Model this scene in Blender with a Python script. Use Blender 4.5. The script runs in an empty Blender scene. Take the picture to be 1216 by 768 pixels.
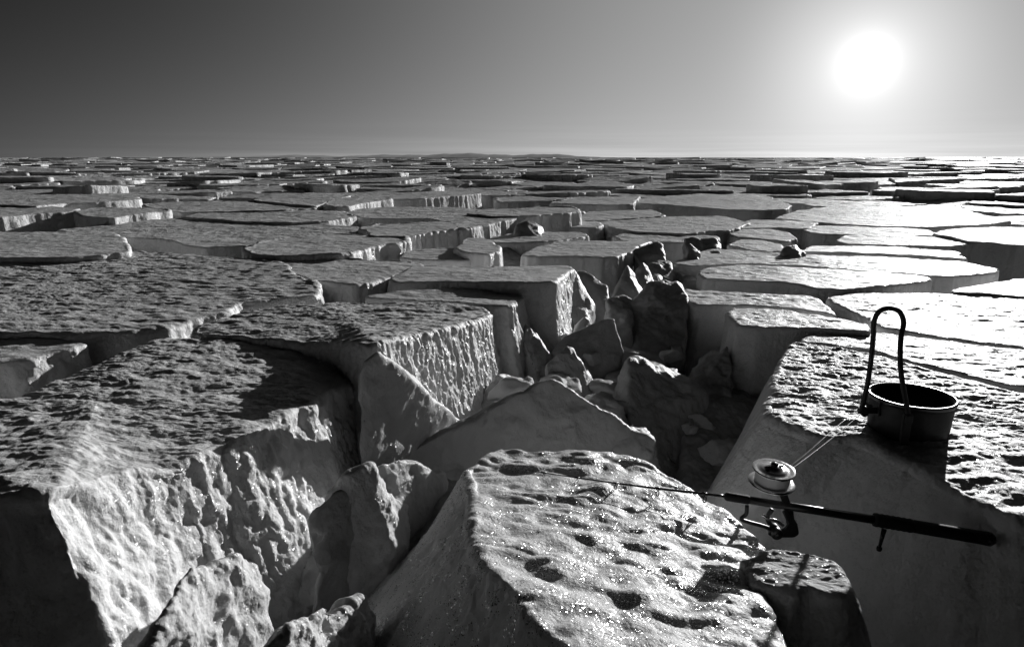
import bpy, bmesh, math, random
import numpy as np
from mathutils import Vector, Matrix

random.seed(7); rng = np.random.default_rng(11)
S = bpy.context.scene
C = S.collection
H = 0.70                      # camera height above the ice tops (m)
PITCH = math.radians(13.65)
FPX = 811.0                   # focal length in px of a 1216 px wide frame
cp, sp = math.cos(PITCH), math.sin(PITCH)

# ---------------------------------------------------------------- geometry helpers
def ray(px, py):
    a = (px-608)/FPX; b = (384-py)/FPX
    return np.array([a, cp+b*sp, -sp+b*cp])
def at_z(px, py, z):          # where a sight line meets the level z
    r = ray(px, py); t = (z-H)/r[2]
    return np.array([0, 0, H])+r*t
def at_y(px, py, y):          # where a sight line meets the distance y
    r = ray(px, py); return np.array([0, 0, H])+r*(y/r[1])

_perm = rng.permutation(4096).astype(np.int64)
_grad = rng.normal(size=(4096, 3)); _grad /= np.linalg.norm(_grad, axis=1)[:, None]
def perlin(p):
    pi = np.floor(p).astype(np.int64); pf = p-pi
    u = pf*pf*pf*(pf*(pf*6-15)+10)
    out = 0
    for dx in (0, 1):
        wx = u[:, 0] if dx else 1-u[:, 0]
        hx = _perm[(pi[:, 0]+dx) & 4095]
        for dy in (0, 1):
            wy = u[:, 1] if dy else 1-u[:, 1]
            hy = _perm[(hx+pi[:, 1]+dy) & 4095]
            for dz in (0, 1):
                wz = u[:, 2] if dz else 1-u[:, 2]
                g = _grad[_perm[(hy+pi[:, 2]+dz) & 4095]]
                d = (g[:, 0]*(pf[:, 0]-dx)+g[:, 1]*(pf[:, 1]-dy)+g[:, 2]*(pf[:, 2]-dz))
                out = out+wx*wy*wz*d
    return out*1.6
def fbm(p, octs=4, gain=.5, lac=2.03, ridged=False):
    a = 1.; s = 0; tot = 0; q = p
    for i in range(octs):
        n = perlin(q+i*17.3)
        if ridged: n = 1-2*np.abs(n)
        s = s+a*n; tot += a; a *= gain; q = q*lac
    return s/tot

def link(name, verts, faces, mat, parent=None, loc=None, smooth=True, flat_faces=None):
    me = bpy.data.meshes.new(name)
    verts = np.asarray(verts, dtype=np.float64)
    if loc is not None: verts = verts-np.asarray(loc)
    if isinstance(faces, np.ndarray) and faces.ndim == 2:
        k = faces.shape[1]
        me.vertices.add(len(verts)); me.vertices.foreach_set('co', verts.astype(np.float32).ravel())
        me.loops.add(faces.size); me.loops.foreach_set('vertex_index', faces.astype(np.int32).ravel())
        me.polygons.add(len(faces)); me.polygons.foreach_set('loop_start', np.arange(0, faces.size, k, dtype=np.int32))
        me.update(calc_edges=True); me.validate()
    else:
        me.from_pydata([tuple(v) for v in verts], [], [tuple(f) for f in faces])
    if smooth: me.polygons.foreach_set('use_smooth', [True]*len(me.polygons))
    me.materials.append(mat)
    me.update()
    o = bpy.data.objects.new(name, me); C.objects.link(o)
    if loc is not None: o.location = loc
    if parent is not None:
        o.parent = parent
        o.location = Vector(loc if loc is not None else (0, 0, 0))-parent.location
    return o
def tag(o, label=None, cat=None, group=None, kind=None):
    if label: o['label'] = label
    if cat: o['category'] = cat
    if group: o['group'] = group
    if kind: o['kind'] = kind
    return o

# ---------------------------------------------------------------- materials (all grey: a black-and-white world)
def new_mat(name):
    m = bpy.data.materials.new(name); m.use_nodes = True
    return m, m.node_tree, m.node_tree.nodes['Principled BSDF']
def snow_material(name, albedo=.74, glitter=.5, glitter_scale=420., bump=.5, grain=140., rough=.5, sss=.0, spec=.5, flat=.74):
    m, nt, b = new_mat(name); N, L = nt.nodes, nt.links
    geo = N.new('ShaderNodeNewGeometry')
    n1 = N.new('ShaderNodeTexNoise'); n1.inputs['Scale'].default_value = grain; n1.inputs['Detail'].default_value = 6; n1.inputs['Roughness'].default_value = .65
    L.new(geo.outputs['Position'], n1.inputs['Vector'])
    n2 = N.new('ShaderNodeTexNoise'); n2.inputs['Scale'].default_value = grain*.16; n2.inputs['Detail'].default_value = 4
    L.new(geo.outputs['Position'], n2.inputs['Vector'])
    b1 = N.new('ShaderNodeBump'); b1.inputs['Strength'].default_value = bump; b1.inputs['Distance'].default_value = .6/grain
    L.new(n1.outputs['Fac'], b1.inputs['Height'])
    b2 = N.new('ShaderNodeBump'); b2.inputs['Strength'].default_value = bump*.8; b2.inputs['Distance'].default_value = 2.4/grain
    L.new(n2.outputs['Fac'], b2.inputs['Height']); L.new(b1.outputs['Normal'], b2.inputs['Normal'])
    # albedo variation: wind-packed crust and bluer ice read as slightly darker grey
    n3 = N.new('ShaderNodeTexNoise'); n3.inputs['Scale'].default_value = 2.6; n3.inputs['Detail'].default_value = 9; n3.inputs['Roughness'].default_value = .6
    L.new(geo.outputs['Position'], n3.inputs['Vector'])
    mr = N.new('ShaderNodeMapRange'); mr.inputs[1].default_value = .3; mr.inputs[2].default_value = .7
    mr.inputs[3].default_value = albedo*.86; mr.inputs[4].default_value = min(albedo*1.1, .9)
    L.new(n3.outputs['Fac'], mr.inputs[0])
    sn = N.new('ShaderNodeSeparateXYZ'); L.new(geo.outputs['Normal'], sn.inputs[0])   # flats painted darker than the sides, as under a low grazing sun
    top_shade = N.new('ShaderNodeMapRange'); top_shade.inputs[1].default_value = .6; top_shade.inputs[2].default_value = .93
    top_shade.inputs[3].default_value = 1; top_shade.inputs[4].default_value = flat
    L.new(sn.outputs[2], top_shade.inputs[0])
    tm = N.new('ShaderNodeMath'); tm.operation = 'MULTIPLY'; L.new(mr.outputs[0], tm.inputs[0]); L.new(top_shade.outputs[0], tm.inputs[1])
    cc = N.new('ShaderNodeCombineColor'); [L.new(tm.outputs[0], cc.inputs[i]) for i in range(3)]
    L.new(cc.outputs[0], b.inputs['Base Color'])
    b.inputs['Roughness'].default_value = rough
    b.inputs['Specular IOR Level'].default_value = spec
    b.inputs['IOR'].default_value = 1.31
    if sss > 0:
        b.inputs['Subsurface Weight'].default_value = sss
        b.inputs['Subsurface Radius'].default_value = (.03, .03, .03)
        b.inputs['Subsurface Scale'].default_value = 1.
    L.new(b2.outputs['Normal'], b.inputs['Normal'])
    if glitter > 0:
        v = N.new('ShaderNodeTexVoronoi'); v.inputs['Scale'].default_value = glitter_scale
        L.new(geo.outputs['Position'], v.inputs['Vector'])
        sub = N.new('ShaderNodeVectorMath'); sub.operation = 'SUBTRACT'; sub.inputs[1].default_value = (.5, .5, .5)
        L.new(v.outputs['Color'], sub.inputs[0])
        sc = N.new('ShaderNodeVectorMath'); sc.operation = 'SCALE'; sc.inputs['Scale'].default_value = 1.7
        L.new(sub.outputs[0], sc.inputs[0])
        ad = N.new('ShaderNodeVectorMath'); ad.operation = 'ADD'
        L.new(sc.outputs[0], ad.inputs[0]); L.new(b2.outputs['Normal'], ad.inputs[1])
        nm = N.new('ShaderNodeVectorMath'); nm.operation = 'NORMALIZE'; L.new(ad.outputs[0], nm.inputs[0])
        g = N.new('ShaderNodeBsdfGlossy'); g.inputs['Roughness'].default_value = .22
        g.inputs['Color'].default_value = (.9, .9, .9, 1); L.new(nm.outputs[0], g.inputs['Normal'])
        sx = N.new('ShaderNodeSeparateColor'); L.new(v.outputs['Color'], sx.inputs[0])
        th = N.new('ShaderNodeMath'); th.operation = 'GREATER_THAN'; th.inputs[1].default_value = .86
        cl = N.new('ShaderNodeTexNoise'); cl.inputs['Scale'].default_value = 26; cl.inputs['Detail'].default_value = 3
        L.new(geo.outputs['Position'], cl.inputs['Vector'])
        cm = N.new('ShaderNodeMath'); cm.operation = 'MULTIPLY_ADD'; cm.inputs[1].default_value = 1.4; cm.inputs[2].default_value = -.745
        L.new(cl.outputs['Fac'], cm.inputs[0])
        ca = N.new('ShaderNodeMath'); ca.operation = 'ADD'; L.new(cm.outputs[0], ca.inputs[0]); L.new(sx.outputs[2], ca.inputs[1])
        L.new(ca.outputs[0], th.inputs[0])
        mu = N.new('ShaderNodeMath'); mu.operation = 'MULTIPLY'; mu.inputs[1].default_value = glitter
        L.new(th.outputs[0], mu.inputs[0])
        mx = N.new('ShaderNodeMixShader'); L.new(mu.outputs[0], mx.inputs[0])
        L.new(b.outputs[0], mx.inputs[1]); L.new(g.outputs[0], mx.inputs[2])
        L.new(mx.outputs[0], N['Material Output'].inputs['Surface'])
    return m
M_near = snow_material('coarse_crystal_snow', .66, .8, 470, .6, 190, .45, .1, .4, 1.)
M_soft = snow_material('soft_packed_snow', .66, .05, 380, .6, 170, .7, .0, .25)
M_block = snow_material('snow_crusted_ice', .80, .10, 320, .65, 120, .52, .0, .32)
M_mid = snow_material('wind_packed_snow', .72, .0, 200, .85, 40, .6, 0, .12)
M_far = snow_material('distant_snow', .58, .0, 60, .9, 8, .6, 0, .16, 1.)
M_shard = snow_material('smooth_shade_toned_ice', .48, .03, 300, .5, 120, .5, .3)  # albedo lowered to paint deeper shade onto the fissure pieces
M_floor = snow_material('shade_dark_crevasse_snow', .06, .0, 200, .6, 40, .6)  # near-black albedo stands in for the deep shade between blocks

def flat_mat(name, col, rough=.4, metal=0., bump=0., scale=200., scratch=False):
    m, nt, b = new_mat(name); N, L = nt.nodes, nt.links
    b.inputs['Base Color'].default_value = (col, col, col, 1)
    b.inputs['Roughness'].default_value = rough; b.inputs['Metallic'].default_value = metal
    tc = N.new('ShaderNodeNewGeometry')
    n = N.new('ShaderNodeTexNoise'); n.inputs['Scale'].default_value = scale; n.inputs['Detail'].default_value = 6
    L.new(tc.outputs['Position'], n.inputs['Vector'])
    mr = N.new('ShaderNodeMapRange'); mr.inputs[3].default_value = max(rough-.12, .05); mr.inputs[4].default_value = rough+.15
    L.new(n.outputs['Fac'], mr.inputs[0]); L.new(mr.outputs[0], b.inputs['Roughness'])
    if bump:
        bp = N.new('ShaderNodeBump'); bp.inputs['Strength'].default_value = bump; bp.inputs['Distance'].default_value = .001
        L.new(n.outputs['Fac'], bp.inputs['Height']); L.new(bp.outputs[0], b.inputs['Normal'])
    return m
M_iron = flat_mat('blackened_iron', .035, .5, .6, .5, 160)
M_rimm = flat_mat('worn_steel_rim', .10, .32, .9, .2, 200)
M_black = flat_mat('black_rod_lacquer', .012, .25, 0, 0)
M_foam = flat_mat('black_foam_grip', .012, .75, 0, .8, 900)
M_chrome = flat_mat('polished_metal', .75, .16, 1, 0)
M_dark = flat_mat('dark_reel_metal', .05, .35, .7, .2, 300)
M_line = flat_mat('pale_fishing_line', .75, .35, 0, 0)

# ---------------------------------------------------------------- ice block: outline -> crusted top, rounded edge, fluted walls
def chaikin(P, k=1):
    for r in ((.12, .22) if k == 2 else (.07,)):
        Q = np.roll(P, -1, axis=0)
        P = np.stack([P*(1-r)+Q*r, P*r+Q*(1-r)], 1).reshape(-1, P.shape[1])
    return P
def resample(P, n):
    Q = np.vstack([P, P[:1]]); d = np.r_[0, np.cumsum(np.linalg.norm(np.diff(Q[:, :3], axis=0), axis=1))]
    t = np.linspace(0, d[-1], n, endpoint=False)
    return np.stack([np.interp(t, d, Q[:, i]) for i in range(P.shape[1])], 1)
def poly_centre(P):
    x, y = P[:, 0], P[:, 1]; x2, y2 = np.roll(x, -1), np.roll(y, -1)
    a = x*y2-x2*y; A = a.sum()/2
    return np.array([((x+x2)*a).sum()/(6*A), ((y+y2)*a).sum()/(6*A)]), abs(A)
TRACED = []
def ice_block(name, P, D, mat, flare=.22, bottom=None, edge=.02, top_amp=.004, top_f=16., und=.008, wall_amp=.014,
              wall_f=9., s=None, outn=.012, cap=180000, label=None, cat='ice block', group=None, conc=1.4, record=True, centre=None,
              step_noise=0., billow=False, mound=0., big=1., fine=0., top_ax=.55, top_gain=.55):
    P = np.asarray(P, float)
    if P.shape[1] == 2: P = np.c_[P, np.zeros(len(P))]
    cen, A = poly_centre(P)
    if centre is not None: cen = np.asarray(centre[:2], float)
    if bottom is None:
        B = P.copy()
        r = P[:, :2]-cen; rl = np.linalg.norm(r, axis=1)[:, None]
        B[:, :2] = P[:, :2]+r/rl*flare*D; B[:, 2] = P[:, 2].mean()-D
    else: B = np.asarray(bottom, float)
    PB = chaikin(np.c_[P, B], 2 if P[:, 1].mean() < 2.6 else 1)
    dist = max(math.hypot(*cen)*.6, np.linalg.norm(P[:, :2], axis=1).min(), .8)
    if s is None: s = dist/FPX*1.9
    per = np.linalg.norm(np.diff(np.vstack([P, P[:1]])[:, :2], axis=0), axis=1).sum()
    rad = math.sqrt(A/math.pi)
    n = int(max(28, per/s)); rt = int(max(5, rad/s*.8)); rw = int(max(5, D/s*.9)); re = int(min(10, max(3, edge*1.6/s)))
    k = n*(rt+rw+re)
    if k > cap:
        f = math.sqrt(cap/k); n = int(n*f); rt = int(rt*f); rw = int(rw*f)
    G = resample(PB, n); T = G[:, :3]; Bo = G[:, 3:]
    # plane of the top
    Mx = np.c_[P[:, :2], np.ones(len(P))]; co = np.linalg.lstsq(Mx, P[:, 2], rcond=None)[0]
    c3 = np.array([cen[0], cen[1], co[0]*cen[0]+co[1]*cen[1]+co[2]])
    rvec = T-c3; rl = np.linalg.norm(rvec[:, :2], axis=1)
    q = np.c_[T[:, :2]*3.1, np.full(n, cen[0]*1.7)]
    if dist > 3.5: outn *= 1.7
    jag = fbm(q, 5, .62)*outn*3
    T = T+(rvec/rl[:, None])*jag[:, None]; rvec = T-c3; rl = np.linalg.norm(rvec[:, :2], axis=1)
    ed = np.minimum(edge, rl*.4)
    rings = []; zone = []
    inner = T-(rvec/rl[:, None])*ed[:, None]
    for t in np.linspace(0, 1, rt+1)[1:]:
        rings.append(c3+(inner-c3)*t); zone.append(0.)
    out = rvec/rl[:, None]; out[:, 2] = 0
    wdir = Bo-T
    for a in np.linspace(0, 1, re+1)[1:]:
        an = a*math.pi*.42
        p = inner+out*(ed*math.sin(an))[:, None]; p[:, 2] -= ed*(1-math.cos(an))
        rings.append(p); zone.append(a)
    last = rings[-1]
    for t in np.linspace(0, 1, rw+1)[1:]:
        tx = t**conc
        p = last+(Bo-last)*np.array([1, 1, 0])*tx; p[:, 2] = last[:, 2]+(Bo[:, 2]-last[:, 2])*t
        rings.append(p); zone.append(1.+t)
    V = np.array(rings)                                   # R x n x 3
    R = len(V)
    du = np.roll(V, -1, axis=1)-np.roll(V, 1, axis=1)
    dv = np.empty_like(V); dv[1:-1] = V[2:]-V[:-2]; dv[0] = V[1]-V[0]; dv[-1] = V[-1]-V[-2]
    nr = np.cross(dv, du); nr /= np.linalg.norm(nr, axis=2)[:, :, None]+1e-12
    if nr[0, 0, 2] < 0: nr = -nr
    F = V.reshape(-1, 3); NR = nr.reshape(-1, 3); Z = np.repeat(zone, n)
    topw = np.clip(1-Z, 0, 1); wallw = np.clip(Z*1.2, 0, 1)
    off = np.array([cen[0]*.37, cen[1]*.21, 0])
    tn = fbm(F*np.array([top_f*top_ax, top_f, top_f])+off, 4, top_gain)
    tb = fbm(F*np.array([2.2, 3.1, 2.5])+5, 3)
    if mound:
        G_ = F*np.array([7.5, 11.5, 9.])+off+.35*tb[:, None]
        m1 = np.sqrt(perlin(G_)**2+.03); m2 = np.sqrt(perlin(G_*2.1+7)**2+.01)
        tn = tn*.35+(m1*2.2+m2*.9-.9)*mound
    d = topw*(top_amp*(tn*1.6)+und*tb)
    wn = fbm(F*np.array([wall_f, wall_f, wall_f*.42])+off, 5, .58, ridged=True)
    if billow: wn = .35-fbm(F*np.array([wall_f, wall_f, wall_f*.6])+off, 3, .42, ridged=True)
    wn2 = fbm(F*np.array([wall_f*.3, wall_f*.3, wall_f*.2])+9, 3)
    fade = np.clip(1.15-(Z-1)*.35, .6, 1.1)
    d = d+wallw*fade*(wall_amp*wn*.8+wall_amp*1.7*big*wn2)
    if dist < 3.2: d = d+(fine or .0007)*topw*fbm(F*70, 3, .6)+wallw*.0022*fbm(F*75, 3, .6)
    if step_noise:
        st = fbm(F*np.array([1.3, 4.5, 1.])+3, 2)
        d = d+topw*step_noise*np.tanh(st*9)
    F = F+NR*d[:, None]
    # bottom lip goes straight down so the block stands in the floor
    cidx = len(F); F = np.vstack([F, c3[None, :]+np.array([[0, 0, 0.]])])
    i = np.arange(n); j = (i+1) % n
    fs = []
    for r in range(R-1):
        fs.append(np.stack([r*n+i, (r+1)*n+i, (r+1)*n+j, r*n+j], 1))
    quads = np.vstack(fs)
    fan = np.stack([np.full(n, cidx), i, j], 1)
    # orientation
    area = (P[:, 0]*np.roll(P[:, 1], -1)-np.roll(P[:, 0], -1)*P[:, 1]).sum()
    if area < 0: quads = quads[:, ::-1]; fan = fan[:, ::-1]
    tri = np.vstack([fan, quads[:, [0, 1, 2]], quads[:, [0, 2, 3]]])
    o = link(name, F, tri, mat, loc=(cen[0], cen[1], P[:, 2].mean()-D))
    tag(o, label, cat, group)
    if record: TRACED.append((P[:, :2].copy(), cen))
    return o

def PX(pts, z):   # outline given as seen from the photographer's place, laid on the level z
    return [at_z(p[0], p[1], p[2] if len(p) > 2 else z) for p in pts]

# ---------------------------------------------------------------- broken pieces: a hull of points, cut fine, weathered
def shard(pts, mat, label, s=None, thick=.12, amp=.006, f=14., rnd=0, name='ice_shard', cat='ice shard', back=None, group=None, low=.35, lowy=0., taper=.8):
    pts = [(p[0], p[1], p[2]) for p in pts]
    W = np.array([at_y(*p) for p in pts])
    c = W.mean(0)
    bk = c+(W-c)*taper+np.array([thick*.25, thick, -.02])
    base = W[W[:, 2] < np.percentile(W[:, 2], 45)]
    bs = base.copy(); bs[:, 2] -= low; bs[:, 1] += lowy
    bs = (bs-c)*np.array([1.08, 1.05, 1])+c
    bs2 = bs+np.array([0, thick*1.8, 0])
    allp = np.vstack([W, bk, bs, bs2])
    bm = bmesh.new()
    for p in allp: bm.verts.new(p)
    r = bmesh.ops.convex_hull(bm, input=bm.verts)
    bmesh.ops.delete(bm, geom=[g for g in r['geom_interior'] if isinstance(g, bmesh.types.BMVert)], context='VERTS')
    loose = [v for v in bm.verts if not v.link_faces]
    bmesh.ops.delete(bm, geom=loose, context='VERTS')
    if s is None: s = max(W[:, 1].min(), .8)/FPX*2.5
    amp *= 1.1
    for it in range(9):
        es = [e for e in bm.edges if e.calc_length() > s*1.6]
        if not es or len(bm.verts) > 45000: break
        bmesh.ops.subdivide_edges(bm, edges=es, cuts=1)
        bmesh.ops.triangulate(bm, faces=[f_ for f_ in bm.faces if len(f_.verts) > 3])
        if it == 2:
            for _ in range(rnd): bmesh.ops.smooth_vert(bm, verts=bm.verts, factor=.35, use_axis_x=True, use_axis_y=True, use_axis_z=True)
    for _ in range(rnd+3): bmesh.ops.smooth_vert(bm, verts=bm.verts, factor=.5, use_axis_x=True, use_axis_y=True, use_axis_z=True)
    bm.normal_update()
    V = np.array([v.co[:] for v in bm.verts]); Nn = np.array([v.normal[:] for v in bm.verts])
    wp = np.stack([fbm(V*5.5+k_*31, 3, .55) for k_ in range(3)], 1)*.030+np.stack([fbm(V*17+k_*31+9, 3, .6) for k_ in range(3)], 1)*.009
    V = V+wp*min(1, thick*12)
    d = amp*fbm(V*f, 5, .6)*1.6+.0012*fbm(V*60, 3, .6)+amp*2.4*fbm(V*f*.35+4, 3)+amp*.6*fbm(V*f*.8+8, 3, ridged=True)
    V = V+Nn*d[:, None]
    bm.verts.index_update()
    F = np.array([[v.index for v in fa.verts] for fa in bm.faces]); bm.free()
    o = link(name, V, F, mat, loc=(c[0], c[1], V[:, 2].min()))
    return tag(o, label, cat, group)

exec_order = []
# =============================================================== THE TRACED BLOCKS
ZL = .12
def blk(name, pts, z, D, label, mat=None, grow=None, **k):
    P = np.array(PX(pts, z)); c_ = P[:, :2].mean(0)
    if grow is None: grow = .010 if c_[0] > .4 else .022
    r_ = P[:, :2]-c_; P[:, :2] += r_/np.linalg.norm(r_, axis=1)[:, None]*grow*P[:, 1].mean()*.6
    if mat is None:
        y = np.mean([p[1] for p in P]); mat = M_block if y < 5.5 else M_mid
    return ice_block(name, P, D, mat, label=label, **k)

# nearest block, carries the rod
n1 = [(550,552,.0),(590,530,-.01),(640,536,-.015),(700,531,-.02),(750,540,-.03),(790,561,-.04),(830,588,-.05),(865,610,-.05),(893,636,-.055),(905,655,-.05),
      (906,690,-.03),(920,730,-.01),(940,775,.0),(960,860,.02),(850,890,.05),(760,860,.05),(690,790,.05),(620,728,.05),(565,672,.045),(549,632,.035),(556,600,.02),(560,572,.01)]
def down(P, D, grow):
    P = np.array(P); c, _ = poly_centre(P); B = P.copy()
    for i, g in enumerate(grow):
        r = P[i, :2]-c; B[i, :2] = P[i, :2]+r/np.linalg.norm(r)*g*D
    B[:, 2] = -D
    return B
P1 = PX(n1, 0)
g1 = [.7,.3,.1,.1,.1,.1,.1,.1,.1,.1,.1,.1,.1,.2,.3,.4,.5,.6,.85,1.0,.95,.85]
ice_block('ice_block', P1, .8, M_near, bottom=down(P1, .8, g1), edge=.022, top_amp=.0105, top_f=11, mound=.58, top_ax=.75, top_gain=.35, fine=.0011, und=.012, wall_amp=.008, wall_f=16, cap=420000, s=.0021,
          label='nearest ice block, its coarse sparkling top under the rod tip and reel shadow', conc=1.0)
n2 = [(880,665),(900,654),(925,650),(965,656),(990,664),(1003,684),(1012,704),(985,708),(962,700),(945,706),(915,698),(890,690)]
PN2 = PX(n2, -.008)
ice_block('ice_block', PN2, .7, M_soft, bottom=down(PN2, .7, [.1,.1,.1,.15,.3,.4,.4,.3,.2,.15,.1,.1]), label= 'low rounded dark fronted ice lobe at the right foot of the nearest block', top_amp=.007, top_gain=.6, wall_f=20, wall_amp=.009, edge=.014, s=.0022, conc=1)

# left foreground block A
a = [(-300,560),(-260,470),(0,478),(60,452),(112,430),(190,401),(290,401),(365,414,.10),(418,431,.08),(427,440,.07),(398,464,.09),(345,492,.11),(290,520,.12),(235,546,.12),(190,558,.13),(158,564,.145),(130,569,.16),(98,576,.18),
     (62,586,.20),(0,594,.205),(-120,612,.19),(-300,650,.17)]
PA = PX(a, ZL)
PB_ = np.array(PA); cA, _ = poly_centre(PB_)
gA = [.1]*8+[.1,.2,.3,.35,.35,.35,.3,.3,.3,.2,.1,.1,.1,.1]
BA = down(PA, .85, gA)
for i_, (dx_, dy_) in {13: (.20, -.02), 14: (.24, -.02), 15: (.28, -.03), 16: (.32, -.05), 17: (.35, -.08), 18: (.36, -.12), 19: (.16, -.2)}.items(): BA[i_, :2] = np.array(PA)[i_, :2]+(dx_, dy_)
ice_block('ice_block', PA, .85, M_block, bottom=BA, edge=.025, top_amp=.0098, top_f=15, top_gain=.58, und=.008, wall_amp=.016, wall_f=15, billow=True, cap=520000, s=.0028,
          label='large flat ice block filling the left foreground, pitted on top', conc=1.1)
blk('ice_slab', [(-200,445),(-200,402),(0,402),(80,399),(97,409),(60,418),(0,429),(-80,438)], ZL-.02, .5, 'small ice slab at the left edge tucked behind the large foreground block', cat='ice slab', flare=.5, top_amp=.005, wall_amp=.014, wall_f=14, billow=True)
blk('ice_slab', [(-260,350),(-200,312),(0,303),(60,299),(150,298),(230,302),(310,310),(331,312),(345,325),(364,337),(375,346),(372,351),(330,353),(285,358),(268,366),(215,380),(180,388),(130,392),(60,394),(0,392),(-260,398)],
    ZL, .6, 'broad flat ice slab on the left with a scalloped bright front edge', cat='ice slab', flare=.45, top_amp=.0072, top_gain=.58, wall_amp=.026, wall_f=9, billow=True, cap=260000, edge=.03)
blk('ice_slab', [(-160,302),(-160,279),(0,276),(60,276),(126,276),(137,285),(150,298),(80,304),(0,305)], ZL+.03, .5, 'ice slab at the left edge with a rough shaded corner pointing right', cat='ice slab', flare=.2)
blk('ice_block', [(-160,260),(-160,245),(0,244),(40,245),(81,248),(79,251),(30,254),(0,257)], ZL+.06, .8, 'ice block cut by the left edge with a tall pale lit side', flare=.35, wall_amp=.03, wall_f=4)
blk('ice_block', [(-110,240),(-60,232),(100,231),(152,233),(157,237),(110,240),(75,241),(42,244),(0,242)], ZL+.08, .8, 'long ice block on the far left with a white side running to the right', flare=.3, wall_amp=.02, wall_f=4)
blk('ice_block', [(99,251),(120,247),(185,248),(191,251),(150,255),(134,258),(106,255)], ZL+.06, .8, 'small ice block on the left with black front and bright textured right side', flare=.15, wall_amp=.03, wall_f=5)
blk('ice_slab', [(75,273),(150,264),(230,258),(330,263),(430,271),(440,276),(380,280),(320,284),(300,289),(240,292),(200,282),(140,281),(100,277)], ZL, .55, 'wide low ice slab left of centre with a black wavy front wall', cat='ice slab', flare=.1)
blk('ice_slab', [(302,295),(312,289),(350,282),(400,279),(468,281),(475,286),(440,292),(405,300),(350,302),(312,301)], ZL+.02, .6, 'ice slab left of centre with dark pebbled top and bright chipped right end', cat='ice slab', flare=.15, wall_amp=.024, wall_f=7)
blk('ice_slab', [(225,257),(260,250),(330,249),(400,251),(411,257),(385,262),(340,264),(280,261)], ZL+.02, .5, 'thin ice slab behind the wide low one, its bright end pointing right', cat='ice slab', flare=.2, wall_amp=.02)
blk('ice_slab', [(180,244),(192,241),(290,239),(350,241),(366,247),(320,250),(220,251),(200,250)], ZL+.03, .5, 'rough edged ice slab in the left middle distance behind the small black fronted block', cat='ice slab', flare=.2, wall_amp=.03, wall_f=4)
blk('ice_slab', [(310,237),(340,230),(398,230),(409,233),(388,238),(373,244),(340,241)], ZL+.05, .6, 'wedge shaped ice slab left of centre with a pale triangular side', cat='ice slab', flare=.3)
blk('ice_block', [(391,242),(402,235),(450,234),(457,237),(425,241),(416,244),(402,245)], ZL+.05, .5, 'small rectangular ice block left of centre with chipped white side', flare=.15, wall_amp=.025, wall_f=5)
blk('ice_slab', [(410,231),(450,228),(545,227),(562,230),(500,235),(470,236),(440,235)], ZL+.0, .5, 'long thin ice slab in the middle distance above the chipped white sided block', cat='ice slab', flare=.1)
blk('ice_slab', [(402,251),(470,246),(540,247),(586,251),(560,254),(512,259),(440,258),(425,254)], ZL+.0, .5, 'flat ice slab near centre with a long black front', cat='ice slab', flare=.1)
blk('ice_block', [(438,271),(457,267),(530,264),(541,268),(530,272),(487,279),(448,279)], ZL+.03, .7, 'square ice block near centre with flaking bright right wall', flare=.12, wall_amp=.03, wall_f=6)
blk('ice_block', [(546,266),(520,260),(560,255),(598,254),(605,260),(575,266),(550,271)], ZL+.03, .6, 'ice block near centre behind the square one, with flaking white wall', flare=.1, wall_amp=.03, wall_f=5)
blk('ice_block', [(565,253),(585,249),(640,247),(676,247),(681,251),(645,254),(628,255),(590,256)], ZL+.05, .6, 'narrow ice block at centre with dark striped rough end', flare=.1, wall_amp=.03, wall_f=5)
blk('ice_block', [(339,316),(345,310),(400,307),(470,311),(488,314),(491,318),(462,326),(432,334),(420,336),(380,331),(345,323)], ZL-.01, .7, 'rounded ice block left of centre standing alone between dark gaps', flare=.2, wall_amp=.016, wall_f=9)
blk('ice_slab', [(484,304),(492,298),(520,296),(560,294),(576,296),(573,301),(548,308),(512,307)], ZL-.04, .7, 'small low ice slab right of the rounded lone block', cat='ice slab', flare=.15)
blk('ice_block', [(546,294),(556,284),(572,283),(583,288),(588,297),(577,300),(558,298)], ZL, .7, 'little upright ice lump with bright right side near centre', flare=.15, wall_f=9)
blk('ice_block', [(474,330),(498,316),(560,318),(652,316),(668,317,.12),(672,320,.12),(650,332,.17),(610,333,.165),(520,332,.14),(478,334,.125)], ZL, .75, 'long rectangular ice block near centre with dark front and bright right end', flare=.34, wall_amp=.013, wall_f=20, big=.5)
blk('ice_block', [(446,352),(480,346),(560,344),(598,343),(608,347,.11),(612,353,.11),(600,361,.13),(560,358,.13),(500,355,.12)], ZL, .8, 'narrow ice block squeezed behind the bright walled one left of the fissure', flare=.36, wall_amp=.012, wall_f=26, big=.4)
blk('ice_block', [(237,393),(246,386),(285,372),(360,362),(450,360),(540,362),(568,366,.12),(577,374,.115),(556,380,.13),(500,391,.17),(440,403,.21),(425,406,.20),(395,404,.15),(370,405),(300,399),(255,397)],
    ZL+.01, .85, 'flat topped ice block beside the fissure with a tall brightly lit fluted wall', flare=.25, top_amp=.0078, top_gain=.6, wall_amp=.014, wall_f=30, big=.35, cap=340000)

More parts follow.
